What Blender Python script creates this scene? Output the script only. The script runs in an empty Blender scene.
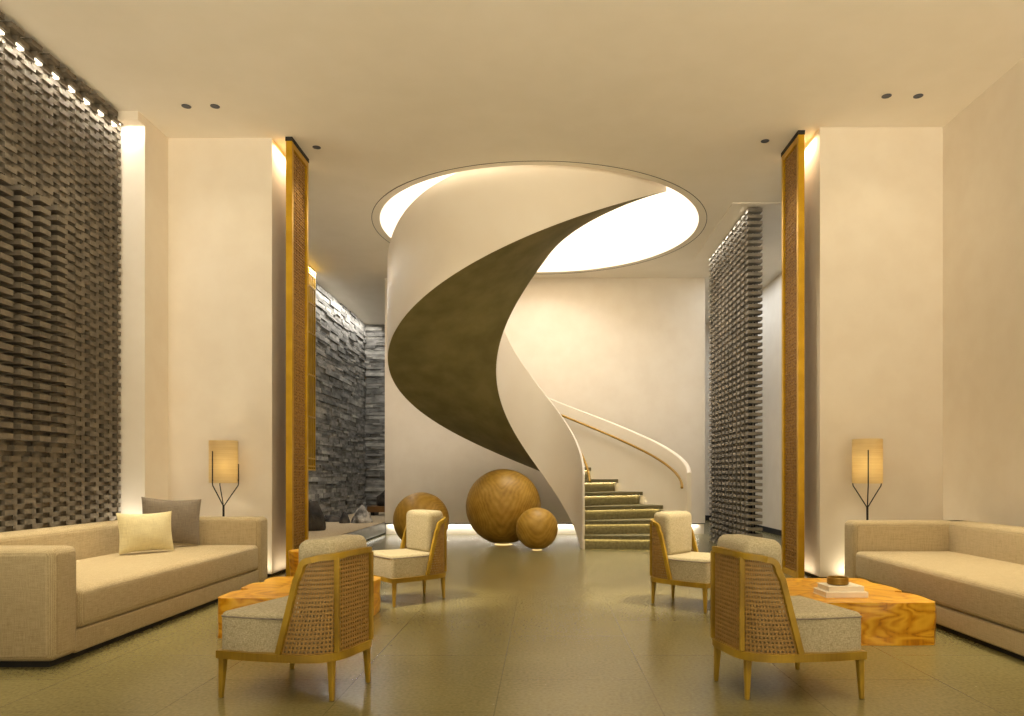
import bpy, bmesh, math, random
import numpy as np
from mathutils import Vector, Matrix, noise as mnoise
PI = math.pi
rad = math.radians
random.seed(7)
S = bpy.context.scene
COL = S.collection

# ------------------------------------------------------------------ camera
EYE = 1.05
FPX = 745.0
cam_d = bpy.data.cameras.new('camera')
cam = bpy.data.objects.new('camera', cam_d)
COL.objects.link(cam)
cam.location = (0, 0, EYE)
cam.rotation_euler = (PI/2, 0, 0)
cam_d.sensor_fit = 'HORIZONTAL'
cam_d.sensor_width = 36.0
cam_d.lens = FPX/1024*36.0
cam_d.shift_x = (512-543)/1024
cam_d.shift_y = (475-358)/1024
cam_d.clip_start = 0.05
cam_d.clip_end = 200
S.camera = cam

# ------------------------------------------------------------------ world, exposure
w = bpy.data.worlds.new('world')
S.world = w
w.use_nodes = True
# open front lets in added warm fill, brighter below the horizon for the ceiling
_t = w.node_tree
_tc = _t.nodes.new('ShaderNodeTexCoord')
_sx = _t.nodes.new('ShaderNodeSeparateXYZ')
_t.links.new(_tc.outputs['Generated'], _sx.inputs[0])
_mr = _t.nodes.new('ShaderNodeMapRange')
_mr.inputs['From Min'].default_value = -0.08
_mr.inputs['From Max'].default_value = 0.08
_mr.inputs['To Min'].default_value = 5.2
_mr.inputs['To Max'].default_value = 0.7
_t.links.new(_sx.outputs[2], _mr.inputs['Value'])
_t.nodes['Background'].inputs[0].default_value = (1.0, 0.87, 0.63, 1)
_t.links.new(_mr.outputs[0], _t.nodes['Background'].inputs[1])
S.view_settings.view_transform = 'Standard'
S.view_settings.look = 'None'
S.view_settings.gamma = 1
S.view_settings.exposure = 0.0
S.view_settings.use_curve_mapping = False
S.cycles.max_bounces = 10
S.cycles.diffuse_bounces = 6
S.cycles.use_denoising = True
S.cycles.sample_clamp_indirect = 6.0
S.cycles.caustics_reflective = False
S.cycles.caustics_refractive = False

# ------------------------------------------------------------------ lights of the room
WARM = (1.0, 0.86, 0.60)
AMBER = (1.0, 0.70, 0.34)
SOFTW = (1.0, 0.95, 0.84)
COOL = (0.86, 0.93, 1.0)

def area(name, loc, rot, sx, sy, power, color, spread=180, shape='RECTANGLE'):
    d = bpy.data.lights.new(name, 'AREA')
    d.shape = shape
    d.size = sx
    d.size_y = sy
    d.energy = power
    d.color = color
    d.spread = rad(spread)
    o = bpy.data.objects.new(name, d)
    COL.objects.link(o)
    o.location = loc
    o.rotation_euler = rot
    return o

def spot(name, loc, target, power, color, angle=60, blend=0.6, size=0.04):
    d = bpy.data.lights.new(name, 'SPOT')
    d.energy = power
    d.color = color
    d.spot_size = rad(angle)
    d.spot_blend = blend
    d.shadow_soft_size = size
    o = bpy.data.objects.new(name, d)
    COL.objects.link(o)
    o.location = loc
    v = Vector(target)-Vector(loc)
    o.rotation_euler = v.to_track_quat('-Z', 'Y').to_euler()
    return o

CEIL = 4.526
# daylight-bright stairwell above
area('stairwell_light', (-0.05, 10.56, 7.2), (0, 0, 0), 3.0, 3.0, 260, (1.0, 0.97, 0.90), shape='DISK')
# added downlights out of view, warm fill for the front half of the lobby
for x in (-2.1, 0.0, 2.1):
    for y in (0.6, 3.0, 5.2):
        spot('front_fill_spot', (x, y, CEIL-0.02), (x, y, 0), 70 if x else 50, WARM, 80, 0.9, 0.06)
# recessed downlights in view: pairs above the lamps, singles by the screens
for x, y in ((-3.36, 7.02), (-3.09, 7.02), (3.15, 6.83), (3.44, 6.83)):
    spot('wall_spot', (x, y, CEIL-0.03), (x*0.98, y+0.45, 0.0), 8, WARM, 105, 1.0, 0.05)
for x, y in ((-2.40, 7.9), (2.31, 7.75)):
    spot('screen_spot', (x, y, CEIL-0.03), (x*1.06, y-0.05, 0.0), 45, WARM, 60, 0.8, 0.04)
# line of light at the head of the brick wall
area('brick_line_light', (-4.035, 5.55, 4.385), (0, rad(3), 0), 0.02, 3.1, 17, SOFTW, spread=150)
for y in (4.7, 5.6, 6.4):
    spot('brick_fill_spot', (-3.50, y, CEIL-0.03), (-4.02, y-0.1, 1.6), 75, WARM, 64, 1.0, 0.04)  # added wash spots without fixtures, for contrast on the brickwork
# tight downlights over the sofas; tilted spots added to brighten the rear armchairs
for sx in (-1, 1):
    for y in (4.1, 5.1, 6.0):
        spot('sofa_spot', (sx*2.95, y, CEIL-0.03), (sx*3.02, y, 0.4), 340, WARM, 40, 0.9, 0.05)
    spot('chair_fill_spot', (sx*2.2, 5.2, CEIL-0.03), (sx*1.15, 6.2, 0.5), 1000, WARM, 20, 0.9, 0.05)
# pier beside the brick wall: header downlight, floor uplight
area('pier_down_light', (-3.99, 7.15, 4.42), (rad(18), 0, 0), 0.2, 0.04, 1.5, SOFTW)
area('pier_up_light', (-3.97, 7.13, 0.40), (rad(180-15), 0, 0), 0.2, 0.04, 3, SOFTW)
area('brick_up_light', (-3.93, 5.6, 0.40), (PI, 0, 0), 0.03, 3.0, 7, WARM)
# floor lines behind the far arms of the sofas
area('wall_up_light_left', (-3.25, 7.60, 0.05), (rad(180-10), 0, 0), 0.85, 0.03, 3, WARM)
area('wall_up_light_right', (3.35, 7.36, 0.05), (rad(180-10), 0, 0), 0.8, 0.03, 3.5, WARM)
# between the gilt screens and the piers
for sx, y in ((-1, 7.95), (1, 7.8)):
    area('reveal_down_light', (sx*2.70, y, CEIL-0.03), (0, 0, 0), 0.06, 0.4, 5, WARM)
    area('reveal_up_light', (sx*2.70, y, 0.03), (PI, 0, 0), 0.05, 0.4, 0.7, WARM)
# back wall: line at its foot
area('back_foot_light', (0.0, 13.19, 0.18), (0, 0, 0), 5.5, 0.03, 16, SOFTW)
# aisle to the right behind the brick screen, garden to the left
area('aisle_light', (3.45, 12.8, CEIL-0.03), (0, 0, 0), 0.5, 7.0, 60, COOL)
area('far_light', (0.0, 15.4, CEIL-0.03), (0, 0, 0), 5.0, 0.5, 30, COOL)
area('stone_line_light', (-3.86, 12.9, CEIL-0.04), (0, rad(12), 0), 0.05, 8.2, 95, (1.0, 0.95, 0.86))
area('garden_foot_light', (-2.77, 10.8, 0.05), (0, 0, 0), 0.03, 4.4, 1.6, SOFTW)
area('brick_line_light', (2.615, 10.75, CEIL-0.03), (0, 0, 0), 0.02, 2.3, 7, SOFTW, spread=140)
# middle of the hall in front of the stair
for x in (-1.3, 1.3):
    spot('hall_spot', (x, 7.4, CEIL-0.03), (x, 7.9, 0), 190, WARM, 100, 0.9, 0.06)

# ------------------------------------------------------------------ materials
def srgb(r, g, b):
    f = lambda c: (c/255/12.92 if c/255 <= 0.04045 else ((c/255+0.055)/1.055)**2.4)
    return (f(r), f(g), f(b), 1)

def new_mat(name, color, rough=0.6, metal=0.0, spec=0.5):
    m = bpy.data.materials.new(name)
    m.use_nodes = True
    b = m.node_tree.nodes['Principled BSDF']
    b.inputs['Base Color'].default_value = color
    b.inputs['Roughness'].default_value = rough
    b.inputs['Metallic'].default_value = metal
    b.inputs['Specular IOR Level'].default_value = spec
    return m, m.node_tree, b

def N(t, kind, **kw):
    n = t.nodes.new(kind)
    for k, v in kw.items():
        setattr(n, k, v)
    return n

def ramp(t, stops):
    r = N(t, 'ShaderNodeValToRGB')
    e = r.color_ramp.elements
    while len(e) < len(stops):
        e.new(0.5)
    for i, (p, c) in enumerate(stops):
        e[i].position = p
        e[i].color = c
    return r

def coords(t, scale=(1, 1, 1), rot=(0, 0, 0), kind='Object'):
    tc = N(t, 'ShaderNodeTexCoord')
    mp = N(t, 'ShaderNodeMapping')
    mp.inputs['Scale'].default_value = scale
    mp.inputs['Rotation'].default_value = rot
    t.links.new(tc.outputs[kind], mp.inputs['Vector'])
    return mp.outputs['Vector']

def noisy(name, c1, c2, scale=6, rough=0.6, bump=0.0, bscale=None, metal=0.0, detail=5, spec=0.5, stretch=(1, 1, 1), lo=0.35, hi=0.65):
    m, t, b = new_mat(name, c1, rough, metal, spec)
    v = coords(t, stretch)
    n = N(t, 'ShaderNodeTexNoise')
    n.inputs['Scale'].default_value = scale
    n.inputs['Detail'].default_value = detail
    t.links.new(v, n.inputs['Vector'])
    r = ramp(t, [(lo, c1), (hi, c2)])
    t.links.new(n.outputs['Fac'], r.inputs['Fac'])
    t.links.new(r.outputs['Color'], b.inputs['Base Color'])
    if bump:
        n2 = N(t, 'ShaderNodeTexNoise')
        n2.inputs['Scale'].default_value = bscale or scale*6
        n2.inputs['Detail'].default_value = 6
        t.links.new(v, n2.inputs['Vector'])
        bp = N(t, 'ShaderNodeBump')
        bp.inputs['Strength'].default_value = bump
        bp.inputs['Distance'].default_value = 0.01
        t.links.new(n2.outputs['Fac'], bp.inputs['Height'])
        t.links.new(bp.outputs['Normal'], b.inputs['Normal'])
    return m

def weave(name, c1, c2, freq=260, rough=0.9, bump=0.5, axes=(1, 1, 1), slubs=((14, 240, 240), (240, 14, 240), (240, 240, 14))):
    """two crossed thread waves plus slubs"""
    m, t, b = new_mat(name, c1, rough, 0, 0.2)
    b.inputs['Sheen Weight'].default_value = 0.15
    v = coords(t)
    waves = []
    sx = N(t, 'ShaderNodeSeparateXYZ')
    t.links.new(v, sx.inputs[0])
    # thread signals along each axis, product-summed so that every face shows a grid
    for ax in range(3):
        mul = N(t, 'ShaderNodeMath', operation='MULTIPLY')
        mul.inputs[1].default_value = freq*axes[ax]
        t.links.new(sx.outputs[ax], mul.inputs[0])
        sn = N(t, 'ShaderNodeMath', operation='SINE')
        t.links.new(mul.outputs[0], sn.inputs[0])
        waves.append(sn)
    a = N(t, 'ShaderNodeMath', operation='ADD')
    t.links.new(waves[0].outputs[0], a.inputs[0])
    t.links.new(waves[1].outputs[0], a.inputs[1])
    a2 = N(t, 'ShaderNodeMath', operation='ADD')
    t.links.new(a.outputs[0], a2.inputs[0])
    t.links.new(waves[2].outputs[0], a2.inputs[1])
    sc = N(t, 'ShaderNodeMath', operation='MULTIPLY_ADD')
    sc.inputs[1].default_value = 0.16
    sc.inputs[2].default_value = 0.5
    t.links.new(a2.outputs[0], sc.inputs[0])
    # slubs: long noise stretched in two directions
    tot = sc
    for st in slubs:
        v2 = coords(t, st)
        n = N(t, 'ShaderNodeTexNoise')
        n.inputs['Scale'].default_value = 1.0
        n.inputs['Detail'].default_value = 3
        t.links.new(v2, n.inputs['Vector'])
        ml = N(t, 'ShaderNodeMath', operation='MULTIPLY_ADD')
        ml.inputs[1].default_value = 0.8
        ml.inputs[2].default_value = -0.4
        t.links.new(n.outputs['Fac'], ml.inputs[0])
        ad = N(t, 'ShaderNodeMath', operation='ADD')
        t.links.new(tot.outputs[0], ad.inputs[0])
        t.links.new(ml.outputs[0], ad.inputs[1])
        tot = ad
    r = ramp(t, [(0.2, c2), (0.75, c1)])
    t.links.new(tot.outputs[0], r.inputs['Fac'])
    t.links.new(r.outputs['Color'], b.inputs['Base Color'])
    bp = N(t, 'ShaderNodeBump')
    bp.inputs['Strength'].default_value = bump
    bp.inputs['Distance'].default_value = 0.004
    t.links.new(tot.outputs[0], bp.inputs['Height'])
    t.links.new(bp.outputs['Normal'], b.inputs['Normal'])
    return m

def wood(name, stops, scale=3, distort=6, rough=0.4, stretch=(1, 1, 1), nscale=1.2, spec=0.4, ripple=0.0):
    """growth-ring figure: a noise field contoured by a sine"""
    m, t, b = new_mat(name, stops[0][1], rough, 0, spec)
    v = coords(t, stretch)
    n = N(t, 'ShaderNodeTexNoise')
    n.inputs['Scale'].default_value = nscale
    n.inputs['Detail'].default_value = 2.5
    n.inputs['Distortion'].default_value = 0.5
    t.links.new(v, n.inputs['Vector'])
    mu = N(t, 'ShaderNodeMath', operation='MULTIPLY')
    mu.inputs[1].default_value = distort*6.283
    t.links.new(n.outputs['Fac'], mu.inputs[0])
    sn = N(t, 'ShaderNodeMath', operation='SINE')
    t.links.new(mu.outputs[0], sn.inputs[0])
    ma = N(t, 'ShaderNodeMath', operation='MULTIPLY_ADD')
    ma.inputs[1].default_value = 0.34
    ma.inputs[2].default_value = 0.5
    t.links.new(sn.outputs[0], ma.inputs[0])
    # fibre
    v2 = coords(t, (scale*9, scale*9, scale*0.9))
    n2 = N(t, 'ShaderNodeTexNoise')
    n2.inputs['Scale'].default_value = 2.0
    n2.inputs['Detail'].default_value = 6
    t.links.new(v2, n2.inputs['Vector'])
    ad = N(t, 'ShaderNodeMath', operation='MULTIPLY_ADD')
    ad.inputs[1].default_value = 0.5
    t.links.new(n2.outputs['Fac'], ad.inputs[0])
    sb = N(t, 'ShaderNodeMath', operation='SUBTRACT')
    sb.inputs[1].default_value = 0.25
    t.links.new(ma.outputs[0], sb.inputs[0])
    t.links.new(sb.outputs[0], ad.inputs[2])
    r = ramp(t, stops)
    t.links.new(ad.outputs[0], r.inputs['Fac'])
    t.links.new(r.outputs['Color'], b.inputs['Base Color'])
    bp = N(t, 'ShaderNodeBump')
    bp.inputs['Strength'].default_value = 0.12
    bp.inputs['Distance'].default_value = 0.01
    t.links.new(ad.outputs[0], bp.inputs['Height'])
    t.links.new(bp.outputs['Normal'], b.inputs['Normal'])
    return m

def sphere_mat():
    # book-matched cathedral figure: mirrored contours of height plus side distance
    m, t, b = new_mat('figured_oak', srgb(180, 140, 74), 0.45, 0, 0.4)
    v = coords(t)
    n = N(t, 'ShaderNodeTexNoise'); n.inputs['Scale'].default_value = 1.9; n.inputs['Detail'].default_value = 2
    va = N(t, 'ShaderNodeVectorMath', operation='ABSOLUTE')
    t.links.new(v, va.inputs[0])
    t.links.new(va.outputs[0], n.inputs['Vector'])
    sx = N(t, 'ShaderNodeSeparateXYZ'); t.links.new(va.outputs[0], sx.inputs[0])
    sq = N(t, 'ShaderNodeMath', operation='POWER'); sq.inputs[1].default_value = 1.5
    t.links.new(sx.outputs[0], sq.inputs[0])
    a1 = N(t, 'ShaderNodeMath', operation='MULTIPLY_ADD'); a1.inputs[1].default_value = -2.6
    t.links.new(sq.outputs[0], a1.inputs[0]); t.links.new(sx.outputs[2], a1.inputs[2])
    a2 = N(t, 'ShaderNodeMath', operation='MULTIPLY_ADD'); a2.inputs[1].default_value = 0.75
    t.links.new(n.outputs['Fac'], a2.inputs[0]); t.links.new(a1.outputs[0], a2.inputs[2])
    fr = N(t, 'ShaderNodeMath', operation='MULTIPLY'); fr.inputs[1].default_value = 62.0
    t.links.new(a2.outputs[0], fr.inputs[0])
    sn = N(t, 'ShaderNodeMath', operation='SINE'); t.links.new(fr.outputs[0], sn.inputs[0])
    n2 = N(t, 'ShaderNodeTexNoise'); n2.inputs['Scale'].default_value = 9; n2.inputs['Detail'].default_value = 5
    t.links.new(v, n2.inputs['Vector'])
    ml = N(t, 'ShaderNodeMath', operation='MULTIPLY_ADD'); ml.inputs[1].default_value = 0.11
    t.links.new(sn.outputs[0], ml.inputs[0]); t.links.new(n2.outputs['Fac'], ml.inputs[2])
    r = ramp(t, [(0.15, srgb(150, 112, 38)), (0.5, srgb(180, 140, 54)), (0.85, srgb(198, 160, 74))])
    t.links.new(ml.outputs[0], r.inputs['Fac'])
    t.links.new(r.outputs['Color'], b.inputs['Base Color'])
    return m

def emit(name, color, strength):
    m = bpy.data.materials.new(name)
    m.use_nodes = True
    t = m.node_tree
    t.nodes.clear()
    e = t.nodes.new('ShaderNodeEmission')
    e.inputs[0].default_value = (*color, 1)
    e.inputs[1].default_value = strength
    o = t.nodes.new('ShaderNodeOutputMaterial')
    t.links.new(e.outputs[0], o.inputs[0])
    return m

def floor_mat():
    m, t, b = new_mat('polished_stone_floor', srgb(150, 134, 98), 0.25, 0, 0.5)
    v = coords(t)
    n = N(t, 'ShaderNodeTexNoise'); n.inputs['Scale'].default_value = 1.1; n.inputs['Detail'].default_value = 5
    t.links.new(v, n.inputs['Vector'])
    n2 = N(t, 'ShaderNodeTexNoise'); n2.inputs['Scale'].default_value = 55; n2.inputs['Detail'].default_value = 5
    n2.inputs['Roughness'].default_value = 0.55
    t.links.new(v, n2.inputs['Vector'])
    mx = N(t, 'ShaderNodeMath', operation='MULTIPLY_ADD'); mx.inputs[1].default_value = 0.9
    t.links.new(n2.outputs['Fac'], mx.inputs[0])
    hf = N(t, 'ShaderNodeMath', operation='MULTIPLY_ADD'); hf.inputs[1].default_value = 0.5; hf.inputs[2].default_value = -0.2
    t.links.new(n.outputs['Fac'], hf.inputs[0])
    t.links.new(hf.outputs[0], mx.inputs[2])
    r = ramp(t, [(0.2, srgb(106, 98, 62)), (0.5, srgb(126, 117, 77)), (0.9, srgb(142, 133, 91))])
    t.links.new(mx.outputs[0], r.inputs['Fac'])
    # slab joints, running bond
    v3 = coords(t, (1, 1, 1), (0, 0, PI/2))
    v3m = v3.node
    v3m.inputs['Location'].default_value = (0.18, 0.215, 0)
    br = N(t, 'ShaderNodeTexBrick')
    br.offset = 0.5
    br.inputs['Scale'].default_value = 1.0
    br.inputs['Brick Width'].default_value = 1.04
    br.inputs['Row Height'].default_value = 0.745
    br.inputs['Mortar Size'].default_value = 0.0035
    br.inputs['Mortar Smooth'].default_value = 0.3
    br.inputs['Color1'].default_value = (1, 1, 1, 1)
    br.inputs['Color2'].default_value = (0.93, 0.93, 0.93, 1)
    br.inputs['Mortar'].default_value = (0.70, 0.70, 0.70, 1)
    t.links.new(v3, br.inputs['Vector'])
    mm = N(t, 'ShaderNodeMix', data_type='RGBA', blend_type='MULTIPLY')
    mm.inputs[0].default_value = 1.0
    t.links.new(r.outputs['Color'], mm.inputs[6])
    t.links.new(br.outputs['Color'], mm.inputs[7])
    t.links.new(mm.outputs[2], b.inputs['Base Color'])
    rr = N(t, 'ShaderNodeMapRange')
    rr.inputs['To Min'].default_value = 0.20
    rr.inputs['To Max'].default_value = 0.30
    t.links.new(n2.outputs['Fac'], rr.inputs['Value'])
    t.links.new(rr.outputs[0], b.inputs['Roughness'])
    return m

M = {}
M['floor'] = floor_mat()
M['ceiling'] = noisy('ceiling_plaster', srgb(240, 233, 220), srgb(243, 236, 224), 3, 0.85)
M['plaster'] = noisy('wall_plaster', srgb(227, 216, 199), srgb(231, 221, 205), 4, 0.75, 0.03, 90)
M['white'] = noisy('white_lacquer', srgb(236, 226, 210), srgb(238, 229, 214), 3, 0.38, 0, spec=0.5)
M['dark'] = noisy('shadow_gap', srgb(26, 24, 22), srgb(34, 31, 28), 5, 0.7)
M['brick'] = noisy('grey_brick', srgb(90, 82, 70), srgb(116, 106, 91), 9, 0.85, 0.4, 60)
M['brickback'] = noisy('brick_backing', srgb(20, 18, 16), srgb(26, 24, 21), 6, 0.9)  # coloured near black for the shade inside the brick gaps
M['bricklit'] = noisy('lit_grey_brick', srgb(122, 116, 106), srgb(144, 137, 126), 5, 0.9, 0.08, 30)  # grey brick lightened in colour for the cooler light on the right screen
M['slate'] = noisy('ledger_stone', srgb(112, 110, 106), srgb(156, 153, 148), 5, 0.8, 0.4, 40, stretch=(1, 1, 2.5))
M['slate2'] = noisy('ledger_stone_dark', srgb(84, 83, 80), srgb(132, 130, 125), 5, 0.85, 0.4, 40, stretch=(1, 1, 2.5))
M['slate3'] = noisy('ledger_stone_pale', srgb(132, 130, 125), srgb(186, 183, 176), 5, 0.8, 0.4, 40, stretch=(1, 1, 2.5))
M['gravel'] = noisy('pale_gravel', srgb(170, 150, 118), srgb(196, 178, 146), 40, 0.9, 0.5, 90)
M['rock'] = noisy('rough_rock', srgb(84, 80, 75), srgb(206, 200, 190), 7, 0.8, 0.8, 20, lo=0.38, hi=0.66)
M['rockdark'] = noisy('dark_rock', srgb(36, 33, 30), srgb(92, 84, 74), 6, 0.8, 0.9, 22, lo=0.4, hi=0.75)
M['platform'] = noisy('grey_stone', srgb(72, 72, 71), srgb(86, 85, 83), 6, 0.4)
M['gilt'] = noisy('gilt_metal', srgb(196, 152, 28), srgb(212, 168, 40), 6, 0.34, metal=0.55, spec=0.5)
M['brass'] = noisy('brushed_brass', srgb(150, 116, 44), srgb(170, 134, 58), 10, 0.4, metal=0.6, stretch=(1, 1, 12))
M['rattan'] = noisy('woven_rattan', srgb(120, 84, 30), srgb(178, 134, 62), 60, 0.6, 0.5, 120)
M['cane'] = noisy('woven_cane', srgb(142, 108, 52), srgb(162, 126, 66), 40, 0.6, 0.0)
M['frame'] = wood('oak_frame', [(0.1, srgb(134, 104, 26)), (0.9, srgb(176, 142, 44))], 5, 2, 0.4, (1, 1, 1), 3)
M['sofa'] = weave('sofa_linen', srgb(196, 178, 142), srgb(158, 140, 104), 1150, axes=(1, 1, 0))
M['tweed'] = weave('chair_tweed', srgb(206, 194, 162), srgb(146, 133, 100), 900, bump=0.7, axes=(0, 0, 0), slubs=((70, 70, 330), (330, 330, 90)))
M['cream'] = weave('cream_linen', srgb(232, 222, 180), srgb(204, 192, 150), 1150, axes=(1, 0, 1), slubs=((14, 1, 230), (230, 1, 14)))
M['grey'] = weave('grey_linen', srgb(146, 134, 118), srgb(108, 98, 86), 1150, axes=(1, 0, 1), slubs=((14, 1, 230), (230, 1, 14)))
M['burl'] = wood('burl_wood', [(0.0, srgb(136, 74, 6)), (0.2, srgb(206, 140, 18)), (0.95, srgb(234, 180, 50))], 2, 8, 0.28, (0.9, 0.9, 2.6), 2.6, 0.5)
M['sphere'] = sphere_mat()
M['soffit'] = noisy('olive_suede_plaster', srgb(112, 103, 60), srgb(130, 120, 75), 3, 0.85, 0.15, 30)
M['step'] = noisy('olive_stone_step', srgb(104, 97, 66), srgb(126, 118, 84), 30, 0.6, 0.1, 80)
M['black'] = noisy('black_metal', srgb(24, 22, 20), srgb(30, 28, 26), 5, 0.45, metal=0.4)
M['paper'] = noisy('cream_paper', srgb(226, 214, 190), srgb(240, 230, 208), 40, 0.8, stretch=(1, 1, 14))
M['cover'] = noisy('white_book_cover', srgb(234, 224, 204), srgb(240, 232, 214), 6, 0.5)
M['lensglass'] = noisy('downlight_lens', srgb(56, 62, 78), srgb(66, 72, 88), 8, 0.3)
M['led'] = emit('warm_led', (1.0, 0.88, 0.66), 3.5)
M['ledstep'] = emit('step_led', (1.0, 0.78, 0.40), 16.0)
M['glowbase'] = emit('amber_led', (1.0, 0.72, 0.28), 1.3)
M['bulb'] = emit('lamp_bulb', (1.0, 0.90, 0.66), 70.0)
M['planks'] = wood('brown_plank', [(0.1, srgb(96, 66, 30)), (0.9, srgb(140, 100, 52))], 4, 2, 0.5)

def shade_mat():
    m = bpy.data.materials.new('parchment_shade')
    m.use_nodes = True
    t = m.node_tree
    b = t.nodes['Principled BSDF']
    v = coords(t, (3, 3, 120))
    n = N(t, 'ShaderNodeTexNoise'); n.inputs['Scale'].default_value = 1.0; n.inputs['Detail'].default_value = 4
    t.links.new(v, n.inputs['Vector'])
    r = ramp(t, [(0.3, srgb(222, 204, 160)), (0.7, srgb(236, 220, 180))])
    t.links.new(n.outputs['Fac'], r.inputs['Fac'])
    t.links.new(r.outputs['Color'], b.inputs['Base Color'])
    b.inputs['Roughness'].default_value = 0.8
    tr = N(t, 'ShaderNodeBsdfTranslucent')
    t.links.new(r.outputs['Color'], tr.inputs['Color'])
    mx = N(t, 'ShaderNodeMixShader'); mx.inputs[0].default_value = 0.4
    t.links.new(b.outputs[0], mx.inputs[1]); t.links.new(tr.outputs[0], mx.inputs[2])
    rf = N(t, 'ShaderNodeBsdfRefraction')
    rf.inputs['Color'].default_value = srgb(250, 226, 170)
    rf.inputs['Roughness'].default_value = 0.55
    rf.inputs['IOR'].default_value = 1.02
    m2 = N(t, 'ShaderNodeMixShader'); m2.inputs[0].default_value = 0.14
    t.links.new(mx.outputs[0], m2.inputs[1]); t.links.new(rf.outputs[0], m2.inputs[2])
    t.links.new(m2.outputs[0], t.nodes['Material Output'].inputs[0])
    return m
M['shade'] = shade_mat()

# ------------------------------------------------------------------ mesh helpers
class MB:
    def __init__(s): s.v = []; s.f = []
    def box(s, x0, x1, y0, y1, z0, z1):
        b = len(s.v)
        s.v += [(x0,y0,z0),(x1,y0,z0),(x1,y1,z0),(x0,y1,z0),(x0,y0,z1),(x1,y0,z1),(x1,y1,z1),(x0,y1,z1)]
        s.f += [tuple(b+i for i in q) for q in ((3,2,1,0),(4,5,6,7),(0,1,5,4),(1,2,6,5),(2,3,7,6),(3,0,4,7))]
        return s
    def rings(s, rings, closed=True, caps=True):
        """skin a list of equal-length vertex rings"""
        b = len(s.v); n = len(rings[0])
        for r in rings: s.v += [tuple(p) for p in r]
        for i in range(len(rings)-1):
            for j in range(n if closed else n-1):
                k = (j+1) % n
                s.f.append((b+i*n+j, b+i*n+k, b+(i+1)*n+k, b+(i+1)*n+j))
        if caps and closed:
            s.f.append(tuple(b+j for j in reversed(range(n))))
            s.f.append(tuple(b+(len(rings)-1)*n+j for j in range(n)))
        return s
    def lathe(s, prof, cx=0, cy=0, n=32):
        rings = [[(cx+r*math.cos(2*PI*k/n), cy+r*math.sin(2*PI*k/n), z) for k in range(n)] for r, z in prof]
        return s.rings(rings)
    def tube(s, pts, r, n=10, r1=None):
        pts = [Vector(p) for p in pts]
        rings = []
        up = Vector((0, 0, 1))
        prev = None
        for i, p in enumerate(pts):
            t = (pts[min(i+1, len(pts)-1)]-pts[max(i-1, 0)]).normalized()
            if prev is None:
                a = up if abs(t.z) < 0.95 else Vector((1, 0, 0))
                u = (a-t*a.dot(t)).normalized()
            else:
                u = (prev-t*prev.dot(t)).normalized()
            prev = u
            q = t.cross(u)
            rr = r if r1 is None else r+(r1-r)*i/(len(pts)-1)
            rings.append([p+u*(rr*math.cos(2*PI*k/n))+q*(rr*math.sin(2*PI*k/n)) for k in range(n)])
        return s.rings(rings)
    def sweep(s, pts, outs, wd, ht, closed=False):
        """rectangular bar along pts; outs = sideways vectors, wd across, ht along tangent x out"""
        rings = []
        n = len(pts)
        P = [Vector(p) for p in pts]
        for i in range(n):
            if closed: t = P[(i+1) % n]-P[i-1]
            else: t = P[min(i+1, n-1)]-P[max(i-1, 0)]
            t.normalize()
            o = Vector(outs[i]); o = (o-t*o.dot(t)).normalized()
            q = t.cross(o)
            rings.append([P[i]+o*(a*wd/2)+q*(c*ht/2) for a, c in ((-1,-1),(1,-1),(1,1),(-1,1))])
        if closed:
            rings.append(rings[0])
            return s.rings(rings, caps=False)
        return s.rings(rings)
    def build(s, name, mat, parent=None, smooth=None, bevel=0, seg=2, recalc=True):
        me = bpy.data.meshes.new(name)
        me.from_pydata(s.v, [], s.f)
        return finish(name, me, mat, parent, smooth, bevel, seg, recalc)

def finish(name, me, mat, parent=None, smooth=None, bevel=0, seg=2, recalc=True):
    if recalc or bevel:
        bm = bmesh.new(); bm.from_mesh(me)
        bmesh.ops.remove_doubles(bm, verts=bm.verts, dist=1e-6)
        bmesh.ops.recalc_face_normals(bm, faces=bm.faces)
        if bevel:
            es = [e for e in bm.edges if len(e.link_faces) == 2 and e.calc_face_angle(0) > 0.5]
            bmesh.ops.bevel(bm, geom=es, offset=bevel, segments=seg, profile=0.5, affect='EDGES', clamp_overlap=True)
        bm.to_mesh(me); bm.free()
    if smooth is not None:
        me.polygons.foreach_set('use_smooth', [True]*len(me.polygons))
        me.set_sharp_from_angle(angle=rad(smooth))
    me.materials.append(mat)
    o = bpy.data.objects.new(name, me)
    COL.objects.link(o)
    if parent: o.parent = parent
    return o

def thing(name, label, cat, loc=(0, 0, 0), rz=0, group=None):
    o = bpy.data.objects.new(name, None)
    o.empty_display_size = 0.1
    COL.objects.link(o)
    o.location = loc
    o.rotation_euler = (0, 0, rz)
    o['label'] = label; o['category'] = cat
    if group: o['group'] = group
    return o

def tag(o, label, cat, group=None, kind=None):
    o['label'] = label; o['category'] = cat
    if group: o['group'] = group
    if kind: o['kind'] = kind
    return o

def struct(o, label=None, cat=None):
    o['kind'] = 'structure'
    if label: o['label'] = label
    if cat: o['category'] = cat
    return o

def dup(root, loc, rz, label, group=None):
    r = root.copy(); COL.objects.link(r)
    r.location = loc; r.rotation_euler = (0, 0, rz)
    r['label'] = label
    if group: r['group'] = group
    for ch in list(root.children):
        c = ch.copy(); COL.objects.link(c); c.parent = r
        for g in list(ch.children):
            d = g.copy(); COL.objects.link(d); d.parent = c
    return r

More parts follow.
